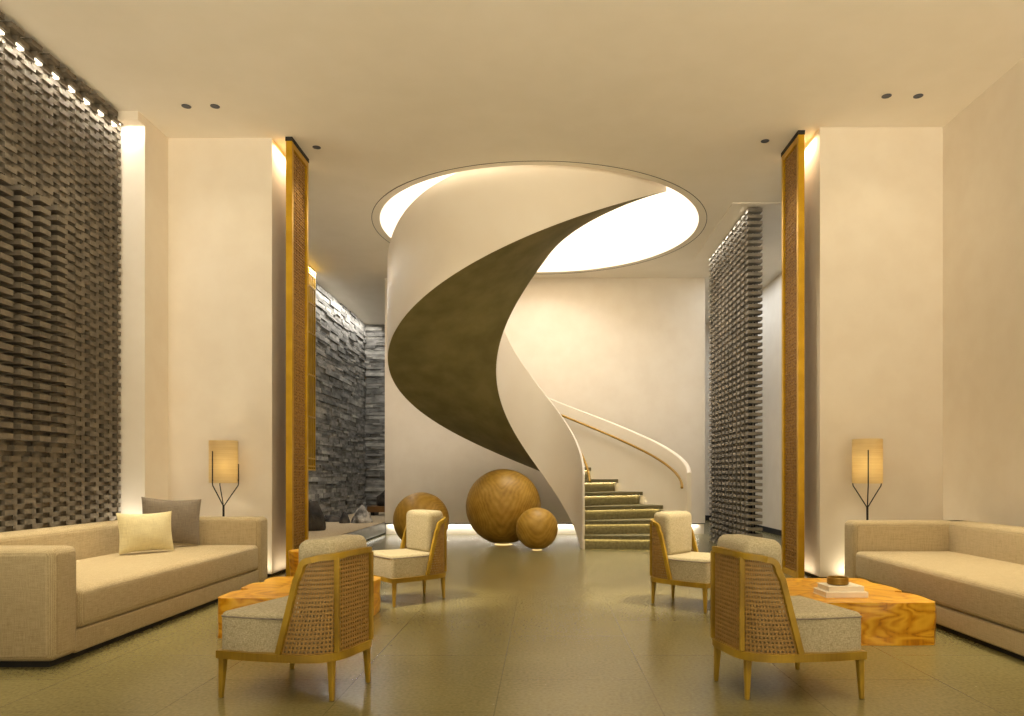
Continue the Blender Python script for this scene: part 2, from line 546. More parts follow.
# ------------------------------------------------------------------ room shell
SC = (-0.05, 10.56)          # centre of the stair
HOLE = 2.21
def ceiling():
    X0, X1, Y0, Y1 = -4.9, 4.9, -0.6, 17.6
    angs = [2*PI*k/128 for k in range(128)]
    for cx, cy in ((X0, Y0), (X1, Y0), (X1, Y1), (X0, Y1)):
        angs.append(math.atan2(cy-SC[1], cx-SC[0]) % (2*PI))
    angs.sort()
    inner, outer = [], []
    for a in angs:
        c, s_ = math.cos(a), math.sin(a)
        inner.append((SC[0]+HOLE*c, SC[1]+HOLE*s_))
        ts = []
        if abs(c) > 1e-9: ts.append(((X1 if c > 0 else X0)-SC[0])/c)
        if abs(s_) > 1e-9: ts.append(((Y1 if s_ > 0 else Y0)-SC[1])/s_)
        tt = min(ts)
        outer.append((SC[0]+tt*c, SC[1]+tt*s_))
    m = MB()
    n = len(angs)
    for z in (CEIL, CEIL+0.3):
        m.v += [(x, y, z) for x, y in inner]+[(x, y, z) for x, y in outer]
    for i in range(n):
        j = (i+1) % n
        m.f.append((i, j, n+j, n+i))
        m.f.append((2*n+i, 3*n+i, 3*n+j, 2*n+j))
        m.f.append((i, 2*n+i, 2*n+j, j))
        m.f.append((n+i, n+j, 3*n+j, 3*n+i))
    return struct(m.build('ceiling', M['ceiling']))
struct(MB().box(-4.9, 4.9, -0.6, 17.6, -0.12, 0).build('floor', M['floor']))
ceiling()
# stairwell drum above the opening
m = MB()
m.rings([[(SC[0]+r*math.cos(2*PI*k/96), SC[1]+r*math.sin(2*PI*k/96), z) for k in range(96)]
         for r, z in ((HOLE+.002, CEIL+0.29), (HOLE+.002, 7.6), (HOLE+.15, 7.6), (HOLE+.15, CEIL+0.29))], caps=False)
struct(m.build('wall_stairwell', M['white'], smooth=40))
m = MB(); m.lathe([(HOLE+0.15, 7.55), (HOLE+0.15, 7.65)], SC[0], SC[1], 96)
struct(m.build('ceiling_stairwell', M['white']))
m = MB()
m.rings([[(SC[0]+r*math.cos(2*PI*k/128), SC[1]+r*math.sin(2*PI*k/128), z) for k in range(128)]
         for r, z in ((2.314, CEIL-0.001), (2.314, CEIL-0.004), (2.321, CEIL-0.004), (2.321, CEIL-0.001))], caps=False)
struct(m.build('trim_1', M['dark'], smooth=30))

P = M['plaster']
struct(MB().box(-4.6, -4.30, -0.6, 7.234, 0, CEIL).build('wall_left', M['brickback']))
struct(MB().box(-4.6, -3.865, 7.234, 7.684, 0.02, CEIL).build('wall_left_pier', P))
struct(MB().box(-4.6, -2.795, 7.684, 8.40, 0.03, CEIL).build('wall_left_return', P))
struct(MB().box(-4.06, -3.865, 7.11, 7.234, 4.44, CEIL).build('trim_2', P))
struct(MB().box(-4.6, -2.83, 7.72, 8.36, 0, 0.03).build('baseboard_left', M['dark']))
struct(MB().box(4.0, 4.6, -0.6, 7.45, 0, CEIL).build('wall_right', P))
struct(MB().box(2.77, 4.6, 7.45, 8.30, 0.03, CEIL).build('wall_right_return', P))
struct(MB().box(2.80, 4.6, 7.49, 8.26, 0, 0.03).build('baseboard_right', M['dark']))
struct(MB().box(4.10, 4.6, 8.30, 17.2, 0, CEIL).build('wall_right_aisle', P))
struct(MB().box(4.075, 4.10, 8.30, 17.2, 0, 0.10).build('baseboard_right_aisle', M['dark']))
struct(MB().box(-4.6, -2.6, 17.36, 17.6, 0, CEIL).build('wall_far_left', M['brickback']))
struct(MB().box(-2.6, 4.6, 17.2, 17.6, 0, CEIL).build('wall_far', P))
struct(MB().box(-2.6, 4.10, 17.17, 17.2, 0, 0.12).build('baseboard_far', M['dark']))
struct(MB().box(-4.6, -4.25, 8.40, 17.36, 0, CEIL).build('wall_left_garden', M['brickback']))
# wall behind the stair: floats above a recessed, lit plinth
struct(MB().box(-2.79, 2.86, 13.145, 13.45, 0.20, CEIL).build('wall_back', P))
struct(MB().box(-2.79, 2.86, 13.23, 13.45, 0, 0.20).build('baseboard_back', P))
struct(MB().box(-2.79, 2.86, 13.140, 13.16, 0.185, 0.20).build('trim_3', M['dark']))
# shallow ceiling frame round the head of the right brick screen
struct(MB().box(2.42, 3.06, 9.50, 12.05, CEIL-0.012, CEIL).build('trim_4', M['ceiling']))

# ------------------------------------------------------------------ staircase
R_OUT, R_IN = 2.11, 0.61
SLOPE = 0.0150
def soffit_z(t): return 1.055+SLOPE*(t-86)
ot = np.array([-12, 14, 39.5, 62, 84.5, 115, 146, 175, 203, 212.6, 223.7, 231.8, 244, 260, 290, 330])
oz = np.array([1.08, 1.37, 1.695, 2.01, 2.335, 2.79, 3.25, 3.70, 4.13, 4.285, 4.417, 4.50, 4.585, 4.72, 5.0, 5.4])
dense_t = np.linspace(-12, 330, 685)
dense_z = np.interp(dense_t, ot, oz)
ker = np.ones(31)/31
pad = np.concatenate([dense_z[0]+(dense_t[1]-dense_t[0])*np.arange(-15, 0)*0.012, dense_z, dense_z[-1]+0.5*np.arange(1, 16)*0.0133])
dense_z = np.convolve(pad, ker, 'valid')
def rail_out(t): return float(np.interp(t, dense_t, dense_z))
def rail_in(t): return 1.05+0.0139*(t+5) if t < 250 else 1.05+0.0139*255+0.0139*(t-250)
it = np.array([-12, 283, 289, 296.6, 302, 307, 313.6, 318])
ir = np.array([0.61, 0.61, 0.92, 1.25, 1.54, 1.80, 2.07, 2.09])
def r_in(t): return float(np.interp(t, it, ir))
def pol(r, t, z): return (SC[0]+r*math.cos(rad(t)), SC[1]+r*math.sin(rad(t)), z)

stair = thing('spiral_staircase', 'sweeping white spiral staircase with olive underside rising into the round ceiling opening', 'staircase', (0, 0, 0))
# outer balustrade
T = list(np.linspace(-11.5, 318, 230))
rings = []
for t in T:
    zb = max(0.0, soffit_z(t)); zt = rail_out(t)
    b = 0.012
    rings.append([pol(R_OUT, t, zb), pol(R_OUT, t, zt-b), pol(R_OUT-b, t, zt), pol(R_OUT-0.06+b, t, zt), pol(R_OUT-0.06, t, zt-b), pol(R_OUT-0.06, t, zb)])
MB().rings(rings).build('outer_balustrade', M['white'], stair, smooth=40)
T = list(np.linspace(-4.5, 283, 170))+list(np.linspace(284.5, 312, 24))
rings = []
for t in T:
    zb = max(0.0, soffit_z(t)); zt = rail_in(t)
    b = 0.012; r = r_in(t)
    rings.append([pol(r, t, zb), pol(r, t, zt-b), pol(r+b, t, zt), pol(r+0.032-b, t, zt), pol(r+0.032, t, zt-b), pol(r+0.032, t, zb)])
MB().rings(rings).build('inner_balustrade', M['white'], stair, smooth=40)
# soffit slab
T = list(np.linspace(16.5, 318, 220))
rings = []
for t in T:
    z = soffit_z(t)-0.004
    a = min(r_in(t)+0.003, R_OUT-0.03)
    rs = [a+(R_OUT-0.006-a)*k/4 for k in range(5)]
    rings.append([pol(r, t, z) for r in rs]+[pol(r, t, z+0.05) for r in reversed(rs)])
MB().rings(rings).build('soffit', M['soffit'], stair, smooth=40)
# steps
RISE, DT, T1 = 0.196, 14.05, -4.8
NST = 22
TS = [T1+DT*k if k < 7 else T1+DT*6+13.07*(k-6) for k in range(NST+1)]
for n in range(1, NST+1):
    t0 = TS[n-1]
    z = RISE*n
    tt = [t0+(TS[n]-t0+1.5)*k/6 for k in range(7)]
    a, b = 0.636, 2.052
    m = MB()
    m.rings([[pol(a, t, z-0.055), pol(b, t, z-0.055), pol(b, t, z), pol(a, t, z)] for t in tt])
    # riser, set back from the nosing
    def off(r): return math.degrees(0.045/r)
    zb = max(z-RISE, min(z-0.06, soffit_z(t0+4)+0.05))
    rr = [a+(b-0.035-a)*k/4 for k in range(5)]
    m.rings([[pol(r, t0+off(r), zb), pol(r, t0+off(r)+1.2/r, zb), pol(r, t0+off(r)+1.2/r, z-0.05), pol(r, t0+off(r), z-0.05)] for r in rr])
    st = m.build('step', M['step'], stair)
    if n <= 8:
        m = MB()
        m.rings([[pol(r, t0+off(r)*0.6, z-0.0565), pol(r, t0+off(r)*0.95, z-0.0565), pol(r, t0+off(r)*0.95, z-0.0551), pol(r, t0+off(r)*0.6, z-0.0551)] for r in rr])
        m.build('step_light', M['ledstep'], st)
# handrails with brackets
def handrail(r, t0, t1, fz, name):
    pts = [pol(r, t, fz(t)) for t in np.linspace(t0, t1, 90)]
    h = MB().tube(pts, 0.019, 8).build(name, M['brass'], stair, smooth=50)
    return h
handrail(1.985, -11.3, 250, lambda t: rail_out(t)-0.21, 'handrail')
handrail(0.715, 2, 270, lambda t: rail_in(t)-0.19, 'handrail')

# ------------------------------------------------------------------ brick screens
PER, CRS = 0.2125, 0.0412
def brick_field(y0, y1, z0, z1, xf, xb, prot=None, two=False, eb=0.014, ec=0.026, yend=0.0):
    """xf = front plane (towards the room), xb = rear plane"""
    s = 1 if xf > xb else -1
    m = MB()
    n = int((z1-z0)/CRS)
    k_n = int((y1-y0)/PER)+2
    def bx(xa, xc, ya, yc, za, zc):
        ya = max(ya, y0); yc = min(yc, y1)
        if yc-ya < 0.03: return
        m.box(min(xa, xc), max(xa, xc), ya, yc, za, zc)
    for i in range(n):
        z = z0+i*CRS
        for k in range(-1, k_n):
            y = y0+k*PER
            if i % 2 == 0:
                p = prot(y+0.05, z) if prot else 0
                bx(xf+s*p, xb, y-0.008, y+0.124, z, z+CRS*0.985)
            else:
                yb = y+0.0575+PER/2-0.066
                e = eb
                pb = 0.035 if (prot and z > 4.40) else 0
                bx(xf-s*e+s*pb, xb+(s*e if two else 0), max(yb, y0+yend), yb+0.132, z, z+CRS*0.985)
                # recessed closer in the gap of this course
                ys = max(y0+max(0.03, yend), yb-(PER-0.132)-0.005)
                bx(xf-s*ec, xb+(s*ec if two else 0), ys, yb+0.005, z, z+CRS*0.985)
    return m
def prot(y, z):
    if z > 4.40: return 0.055
    if not (1.10 < z < 3.26 and y < 6.52): return 0.0
    p = 0.12
    if y > 6.30: p = 0.045
    if z < 1.10+0.083*1.2: p *= 0.25
    elif z < 1.10+0.083*2.2: p *= 0.6
    return p
left_bricks = thing('brick_screen', 'tall dark brick lattice wall with raised brick panel behind the left sofa', 'brick wall', (-4.08, 7.20, 0))
f = brick_field(7.20-PER*15.25, 7.20, 0.0, CEIL, -4.08, -4.22, prot)
f.v = [(x+4.08, y-7.20, z) for x, y, z in f.v]
f.build('brickwork', M['brick'], left_bricks, recalc=False)
for k in range(15):
    y = -PER*(k+0.54)
    zc = CRS*106
    MB().box(-0.03, 0.004, y-0.045, y+0.04, zc+0.012, zc+CRS*0.75).build('light_bar', M['led'], left_bricks)
MB().box(-0.15, -0.136, -PER*15.2, -0.02, 0, CEIL-0.01).build('core', M['brickback'], left_bricks)
right_bricks = thing('brick_screen', 'freestanding dark brick lattice screen standing right of the spiral staircase', 'brick screen', (2.73, 9.605, 0))
f = brick_field(9.605, 11.91, 0.0, CEIL-0.014, 2.645, 2.83, None, True, 0.08, 0.030, 0.075)
f.v = [(x-2.73, y-9.605, z) for x, y, z in f.v]
f.build('brickwork', M['bricklit'], right_bricks, recalc=False)
MB().box(-0.02, 0.035, 0.11, 2.25, 0, CEIL-0.014).build('core', M['brickback'], right_bricks)

# ------------------------------------------------------------------ gilt screens
def gilt_screen(name, label, x, y0, y1, side):
    t = thing(name, label, 'screen', (x, (y0+y1)/2, 0), 0)
    L = (y1-y0)/2
    H = CEIL-0.012
    for e in (-1, 1):
        ya, yb = (-L, -L+0.055) if e < 0 else (L-0.055, L)
        MB().box(-0.032, 0.032, ya, yb, 0, H).build('post', M['gilt'], t, bevel=0.004)
    for za, zb in ((H-0.09, H-0.03), (0.0, 0.06)):
        MB().box(-0.032, 0.032, -L+0.055, L-0.055, za, zb).build('cross_rail', M['gilt'], t, bevel=0.003)
    MB().box(-0.036, 0.036, -L-0.004, L+0.004, H-0.03, H+0.012).build('cap', M['dark'], t)
    m = MB()
    m.box(-0.004, 0.004, -L+0.055, L-0.055, 0.06, H-0.09)
    z = 0.07
    k = 0
    while z < H-0.11:
        o = 0.006 if k % 2 else 0.010
        m.box(-o-0.003, o+0.003, -L+0.055, L-0.055, z, z+0.014)
        z += 0.030; k += 1
    ny = 9
    for j in range(ny):
        y = -L+0.055+(2*L-0.11)*(j+0.5)/ny
        m.box(-0.011, 0.011, y-0.007, y+0.007, 0.06, H-0.09)
    m.build('woven_panel', M['rattan'], t)
    return t
gilt_screen('gilt_screen', 'tall narrow gold framed woven screen by the left wall, behind the left sofa', -2.612, 7.657, 8.20, -1)
gilt_screen('gilt_screen', 'tall narrow gold framed woven screen by the right wall, left of the right sofa', 2.607, 7.513, 8.045, 1)
# hanging gold lattice in the rock garden
t = thing('hanging_lattice', 'narrow gold bar lattice hanging from the ceiling before the slate wall', 'lattice', (-3.89, 12.1, CEIL))
for k in range(13):
    y = -0.6+0.1*k
    MB().box(-0.011, 0.011, y-0.011, y+0.011, -3.39, 0).build('bar', M['gilt'], t)
for z in (-3.39, -3.33, -3.2, -2.5, -1.8, -1.1, -0.6, -0.33, -0.12, -0.03):
    MB().box(-0.013, 0.013, -0.61, 0.61, z-0.012, z+0.012).build('cross_bar', M['gilt'], t)

# ------------------------------------------------------------------ rock garden
bed = tag(MB().box(-4.12, -2.79, 8.42, 13.145, 0.03, 0.215).box(-4.12, -2.62, 13.45, 17.2, 0.03, 0.215).box(-4.12, -2.795, 13.14, 13.46, 0.03, 0.215).build('garden_platform', M['platform']),
          'low grey stone platform of the rock garden left of the stair', 'platform')
MB().box(-4.12, -2.80, 8.43, 13.14, 0.214, 0.222).box(-4.12, -2.63, 13.46, 17.19, 0.214, 0.222).box(-4.12, -2.80, 13.1, 13.5, 0.214, 0.222).build('gravel_bed', M['gravel'], bed)['kind'] = 'stuff'
MB().box(-4.10, -2.86, 8.45, 13.1, 0, 0.03).build('plinth', M['dark'], bed)
def ledger(y0, y1, z0, z1, plane):
    m = MB()
    rng = random.Random(3)
    z = z0
    while z < z1-0.02:
        h = min(rng.choice((0.035, 0.05, 0.05, 0.07, 0.085)), z1-z)
        y = y0-rng.random()*0.3
        while y < y1:
            l = rng.uniform(0.22, 0.7)
            ya, yb = max(y0, y), min(y1, y+l)
            if yb-ya > 0.02:
                d = rng.uniform(0.0, 0.055)
                m.box(*plane(ya, yb-0.004, d), z, z+h-0.003)
            y += l
        z += h
    return m
def slate_tones(o):
    o.data.materials.append(M['slate2']); o.data.materials.append(M['slate3'])
    rng = random.Random(12)
    pick = [rng.choice((0, 0, 0, 1, 1, 2)) for _ in range(len(o.data.polygons)//6+1)]
    o.data.polygons.foreach_set('material_index', [pick[i//6] for i in range(len(o.data.polygons))])
    return o
lg = ledger(8.40, 17.25, 0.216, CEIL-0.001, lambda a, b, d: (-4.25, -4.12+d, a, b))
slate_tones(struct(lg.build('trim_5', M['slate'], recalc=False)))
lg = ledger(-4.12, -2.62, 0.216, CEIL-0.001, lambda a, b, d: (a, b, 17.21-d, 17.36))
slate_tones(struct(lg.build('trim_6', M['slate'], recalc=False)))

def rock(name, label, loc, size, seed, mat, peak=0.2):
    """craggy block: hull of wandering rings, subdivided and roughened; peak = width of the top"""
    bm = bmesh.new()
    rng = random.Random(seed)
    for z, r, n in ((0.0, 1.0, 10), (0.16, 1.0, 9), (0.5, 0.72+0.3*peak, 6), (0.8, 0.38+0.5*peak, 4), (1.0, 0.06+peak*0.8, 3)):
        for k in range(n):
            a = 2*PI*(k+rng.random()*0.8)/n
            q = r*rng.uniform(0.78, 1.0)
            bm.verts.new((q*math.cos(a)+0.12*z*rng.uniform(-1, 1), q*math.sin(a), z*rng.uniform(0.92, 1.0) if z else 0.0))
    ret = bmesh.ops.convex_hull(bm, input=bm.verts)
    junk = [v for v in ret['geom_interior'] if isinstance(v, bmesh.types.BMVert)]+[v for v in ret['geom_unused'] if isinstance(v, bmesh.types.BMVert)]
    if junk: bmesh.ops.delete(bm, geom=list(set(junk)), context='VERTS')
    bmesh.ops.triangulate(bm, faces=bm.faces)
    bmesh.ops.subdivide_edges(bm, edges=bm.edges, cuts=5, use_grid_fill=True)
    for v in bm.verts:
        p = v.co
        d = 0.05*mnoise.noise(p*3+Vector((seed, 0, 0)))+0.045*mnoise.noise(p*9)
        h = Vector((p.x, p.y, 0))
        co = p+(h.normalized() if h.length > 1e-4 else Vector((0, 0, 1)))*d
        if p.z > 0.01: co.z = max(0.005, co.z+0.05*mnoise.noise(p*5))
        v.co = Vector((co.x*size[0], co.y*size[1], co.z*size[2]))
    me = bpy.data.meshes.new(name)
    bm.to_mesh(me); bm.free()
    o = finish(name, me, mat, None, 20)
    o.location = loc
    return tag(o, label, 'rock', 'rocks on the gravel platform')
rock('garden_rock', 'dark upright rock beside the left gold screen on the gravel', (-3.47, 11.2, 0.224), (0.24, 0.24, 0.45), 4, M['rockdark'], 0.35)
rock('garden_rock', 'pale grey pointed rock on the gravel, largest by the white wall edge', (-3.14, 12.9, 0.224), (0.20, 0.2, 0.30), 11, M['rock'], 0.12)
rock('garden_rock', 'small brown rock at the left foot of the pale pointed rock', (-3.42, 12.82, 0.224), (0.10, 0.12, 0.20), 19, M['rockdark'])
rock('garden_rock', 'low flat rock along the foot of the slate wall', (-3.76, 13.3, 0.224), (0.24, 0.2, 0.11), 23, M['rockdark'], 0.5)
t = thing('plank_bench', 'low brown plank bench at the far end of the rock garden', 'bench', (-3.12, 15.4, 0.2225))
MB().box(-0.46, 0.42, -0.25, 0.25, 0.07, 0.19).build('plank', M['planks'], t, bevel=0.006)
MB().box(-0.40, -0.32, -0.2, 0.2, 0, 0.07).build('leg', M['black'], t)
MB().box(0.22, 0.30, -0.2, 0.2, 0, 0.07).build('leg', M['black'], t)
rock('garden_rock', 'long dark rough rock lying on the plank bench', (-3.10, 15.4, 0.414), (0.42, 0.22, 0.36), 31, M['rockdark'], 0.8)

# ------------------------------------------------------------------ wooden balls
def ball(label, x, y, R, rz):
    t = thing('wooden_sphere', label, 'wooden ball', (x, y, 0), rz, 'wooden spheres under the stair')
    g = 0.007
    bm = bmesh.new()
    bmesh.ops.create_uvsphere(bm, u_segments=72, v_segments=40, radius=R)
    for v in bm.verts: v.co.z += R+g
    me = bpy.data.meshes.new('ball'); bm.to_mesh(me); bm.free()
    finish('ball', me, M['sphere'], t, 80)
    MB().lathe([(R*0.24, 0), (R*0.24, 0.005), (R*0.22, 0.007)], n=40).build('base_light', M['glowbase'], t, smooth=40)
    return t
ball('largest wooden ball, standing in the middle behind the smallest one', (503.5-543)/745*11.26, 11.26, 0.567, 0.0)
ball('smallest wooden ball, standing in front of the largest one', (537-543)/745*10.43, 10.43, 0.294, 0.06)
ball('medium wooden ball behind the left rear armchair', (421.3-543)/745*10.7, 10.7, 0.398, -0.1)

# ------------------------------------------------------------------ soft shapes
def rounded(bm_or_none, x0, x1, y0, y1, z0, z1, r, seg=4, crown=0.0):
    """a rounded box as bmesh, optionally crowned on top"""
    bm = bmesh.new()
    bmesh.ops.create_cube(bm, size=1.0)
    for v in bm.verts:
        v.co = Vector(((x0+x1)/2+v.co.x*(x1-x0), (y0+y1)/2+v.co.y*(y1-y0), (z0+z1)/2+v.co.z*(z1-z0)))
    bmesh.ops.bevel(bm, geom=list(bm.edges), offset=r, segments=seg, profile=0.5, affect='EDGES')
    if crown:
        # cut the long top so that it can bulge
        for ax, a, b in (('x', x0, x1), ('y', y0, y1)):
            for k in range(1, 8):
                co = Vector((0, 0, 0)); no = Vector((0, 0, 0))
                setattr(co, ax, a+(b-a)*k/8); setattr(no, ax, 1)
                bmesh.ops.bisect_plane(bm, geom=list(bm.verts)+list(bm.edges)+list(bm.faces), plane_co=co, plane_no=no)
        for v in bm.verts:
            if v.co.z > z1-1e-4:
                u = 2*(v.co.x-x0)/(x1-x0)-1; w_ = 2*(v.co.y-y0)/(y1-y0)-1
                v.co.z += crown*(1-u**4)*(1-w_**4)
    return bm
def soft(name, mat, parent, *a, **k):
    bm = rounded(None, *a, **k)
    me = bpy.data.meshes.new(name); bm.to_mesh(me); bm.free()
    return finish(name, me, mat, parent, 50, recalc=False)

def sofa(label, loc, s, length, depth=1.065):
    """s=+1: front faces +x (stands on the left); origin at the front near corner on the floor"""
    t = thing('sofa', label, 'sofa', loc)
    def X(a, b): return (min(-s*a, -s*b), max(-s*a, -s*b))
    A = 0.235
    H = 0.652
    fab = M['sofa']
    MB().box(*X(0.05, depth-0.03), 0.05, length-0.05, 0, 0.045).build('plinth', M['dark'], t)
    soft('base', fab, t, *X(0.012, depth-0.2), A-0.02, length-A+0.02, 0.035, 0.165, 0.014)
    soft('seat_cushion', fab, t, *X(0.0, depth-0.22), A+0.004, length-A-0.004, 0.168, 0.400, 0.040, crown=0.005)
    soft('backrest', fab, t, *X(depth-0.25, depth), 0.02, length-0.02, 0.035, H, 0.045)
    soft('arm', fab, t, *X(0.0, depth-0.02), 0.0, A, 0.035, H, 0.045)
    soft('arm', fab, t, *X(0.0, depth-0.02), length-A, length, 0.035, H, 0.045)
    return t
sofa('long beige linen sofa against the dark brick wall, with two cushions', (-2.645, 4.02, 0), 1, 3.17, 1.16)
sofa('long beige linen sofa along the plain right wall, without cushions', (2.665, 3.45, 0), -1, 3.17)

def pillow(name, label, mat, loc, wd, ht, th, rz, tilt, roll=0):
    n = 28
    m = MB()
    for side in (1, -1):
        b = len(m.v)
        for j in range(n+1):
            for i in range(n+1):
                u = 2*i/n-1; v = 2*j/n-1
                bulge = (max(0, 1-abs(u)**2.4)*max(0, 1-abs(v)**2.4))**0.62
                pinch_u = 1-0.06*(1-v*v)
                pinch_v = 1-0.10*(1-u*u)
                x = u*wd/2*pinch_u; z = v*ht/2*pinch_v
                y = side*th/2*bulge*(1+0.10*mnoise.noise(Vector((u*1.8, v*1.8, side*3+wd*10))))
                m.v.append((x, y, z+ht/2))
        for j in range(n):
            for i in range(n):
                q = (b+j*(n+1)+i, b+j*(n+1)+i+1, b+(j+1)*(n+1)+i+1, b+(j+1)*(n+1)+i)
                m.f.append(q if side < 0 else tuple(reversed(q)))
    o = m.build(name, mat, None, smooth=70)
    o.location = loc
    o.rotation_euler = (tilt, roll, rz)
    return tag(o, label, 'cushion', 'cushions on the left sofa')
pillow('throw_pillow', 'grey linen cushion leaning in the corner of the left sofa', M['grey'], (-3.318, 6.64, 0.424), 0.50, 0.425, 0.13, rad(40), rad(-8), rad(3.5))
pillow('throw_pillow', 'small cream linen cushion in front of the grey one', M['cream'], (-3.255, 6.13, 0.413), 0.45, 0.335, 0.12, rad(54), rad(-8))

# ------------------------------------------------------------------ armchairs
def plan(hw, yf, yb, rc, inset=0.0, nf=10, open_from=None):
    """half plan from the front right corner round the back to the front left; returns [(x,y,outx,outy)]"""
    hw -= inset; yf -= inset; yb += inset; rc = max(0.01, rc-inset)
    pts = [(hw, yf, 1, 0)]
    ys = yb+rc
    for k in range(1, 6): pts.append((hw, yf+(ys-yf)*k/6, 1, 0))
    for k in range(nf+1):
        a = -PI/2*k/nf
        pts.append((hw-rc+rc*math.cos(a), ys+rc*math.sin(a), math.cos(a), math.sin(a)))
    right = []
    for x, y, ox, oy in pts:
        k = 1-0.12*min(1.0, max(0.0, (0.10-y)/0.30))
        right.append((x*k, y, ox, oy))
    left = [(-x, y, -ox, oy) for x, y, ox, oy in reversed(right)]
    return right+left
HW, YF, YB, RC = 0.275, 0.285, -0.295, 0.17
class Path:
    def __init__(s, pts):
        s.p = pts
        s.s = [0]
        for a, b in zip(pts, pts[1:]): s.s.append(s.s[-1]+math.hypot(b[0]-a[0], b[1]-a[1]))
        s.L = s.s[-1]
    def at(s, d):
        d = min(max(d, 0), s.L)
        for i in range(len(s.s)-1):
            if d <= s.s[i+1]+1e-9 and s.s[i+1] > s.s[i]:
                f = (d-s.s[i])/(s.s[i+1]-s.s[i])
                a, b = s.p[i], s.p[i+1]
                return tuple(a[k]+(b[k]-a[k])*f for k in range(4))
        return s.p[-1]

def make_chair(label):
    t = thing('cane_armchair', label, 'armchair', (0, 0, 0), 0, 'cane back lounge chairs in the lobby')
    fr = M['frame']
    ZR0, ZR1 = 0.188, 0.225
    ZT = 0.66
    path = Path(plan(HW, YF, YB, RC))
    # seat rail: closed ring
    YR = YF-0.018
    pl = plan(HW, YR, YB, RC)
    ring = pl+[(-HW+0.05, YR, 0, 1), (0, YR, 0, 1), (HW-0.05, YR, 0, 1)]
    prof = []
    rings = []
    for i, (x, y, ox, oy) in enumerate(ring):
        if i in (0, len(pl)-1):
            ox = math.copysign(1, x); oy = 1.0
        rings.append([(x+ox*e, y+oy*e, z) for e, z in ((-0.045, ZR0), (0.012, ZR0), (0.012, ZR1), (-0.045, ZR1))])
    rings.append(rings[0])
    MB().rings(rings, caps=False).build('seat_rail', fr, t, smooth=35)
    bd = [(x, y) for x, y, _, _ in plan(HW, YR, YB, RC, 0.03)]
    MB().rings([[(x, y, z) for x, y in bd] for z in (0.20, 0.222)]).build('seat_board', fr, t)
    # legs, tapered
    for lx, ly in ((0.264, 0.256), (-0.264, 0.256), (0.155, -0.262), (-0.155, -0.262)):
        w0, w1 = 0.010, 0.016
        kx = 0.006 if lx > 0 else -0.006
        ky = 0.006 if ly > 0 else -0.006
        MB().rings([[(lx+kx+a*w0, ly+ky+b*w0, 0) for a, b in ((-1,-1),(1,-1),(1,1),(-1,1))],
                    [(lx+a*w1, ly+b*w1, 0.19) for a, b in ((-1,-1),(1,-1),(1,1),(-1,1))]]).build('leg', fr, t, bevel=0.005)
    # arm posts and top rail in one bent bar
    yb0, yt0 = -0.05, -0.18
    pts, outs = [], []
    half = [p for p in plan(HW, YF, YB, RC) ][:17]
    def tp(y): return 1-0.12*min(1.0, max(0.0, (0.10-y)/0.30))
    def side(sg):
        P_, O_ = [], []
        for k in range(8):
            f = k/8
            yy = yb0+(yt0+0.028-yb0)*f
            P_.append((sg*HW*tp(yy), yy, ZR1+(ZT-0.045-ZR1)*f)); O_.append((sg, 0, 0))
        for k in range(6):       # soft elbow
            a = PI/2*k/5
            yy = yt0+0.018-0.045*(1-math.cos(a))
            P_.append((sg*HW*tp(yy), yy, ZT-0.045+0.045*math.sin(a))); O_.append((sg, 0, 0))
        return P_, O_
    P1, O1 = side(1)
    P2, O2 = side(-1)
    mid_p, mid_o = [], []
    ys = YB+RC
    for k in range(1, 13):
        a = -PI/2*k/12
        x = HW-RC+RC*math.cos(a); y = ys+RC*math.sin(a)
        if y < yt0-0.03:
            mid_p.append((x*tp(y), y, ZT+0.018*(k/12))); mid_o.append((math.cos(a), math.sin(a), 0))
    for k in range(1, 6):
        mid_p.append(((HW-RC-(HW-RC)*k/6)*tp(YB), YB, ZT+0.018)); mid_o.append((0, -1, 0))
    back_p = mid_p+[(0, YB, ZT+0.018)]+[(-x, y, z) for x, y, z in reversed(mid_p)]
    back_o = mid_o+[(0, -1, 0)]+[(-x, y, z) for x, y, z in reversed(mid_o)]
    MB().sweep(P1+back_p+list(reversed(P2)), O1+back_o+list(reversed(O2)), 0.025, 0.028).build('top_rail', fr, t, smooth=40)
    # back posts
    for sg in (1, -1):
        MB().box(sg*0.150-0.009, sg*0.150+0.009, YB-0.006, YB+0.018, ZR1, ZT+0.005).build('back_post', fr, t, bevel=0.003)
    # cane panels: right side, back, left side
    cp = Path(plan(HW, YF, YB, RC, 0.004))
    sB = None
    d = 0
    while d < cp.L/2:
        x, y, _, _ = cp.at(d)
        if y < YB+0.05 and x <= 0.150: sB = d; break
        d += 0.002
    zc0, zc1 = ZR1, ZT
    def cane(s0f, s1f, nu, nv):
        lu = sorted({0.0, float(nu)} | {i+0.26 for i in range(nu)} | {i+0.74 for i in range(nu)})
        lv = sorted({0.0, float(nv)} | {i+0.26 for i in range(nv)} | {i+0.74 for i in range(nv)})
        m = MB()
        for v in lv:
            z = zc0+(zc1-zc0)*v/nv
            f = v/nv
            a, b = s0f(f), s1f(f)
            for u in lu:
                x, y, ox, oy = cp.at(a+(b-a)*u/nu)
                m.v.append((x, y, z))
        W = len(lu)
        for j in range(len(lv)-1):
            hv = (lv[j] % 1) > 0.2 and (lv[j] % 1) < 0.3
            for i in range(W-1):
                hu = (lu[i] % 1) > 0.2 and (lu[i] % 1) < 0.3
                if hu and hv: continue
                m.f.append((j*W+i, j*W+i+1, (j+1)*W+i+1, (j+1)*W+i))
        o = m.build('cane_panel', M['cane'], t, recalc=False)
        md = o.modifiers.new('thickness', 'SOLIDIFY'); md.thickness = 0.004; md.offset = 0
        return o
    s_of_y = lambda y: YF-0.004-y
    edge = lambda f: s_of_y(yb0+(yt0-yb0)*f)
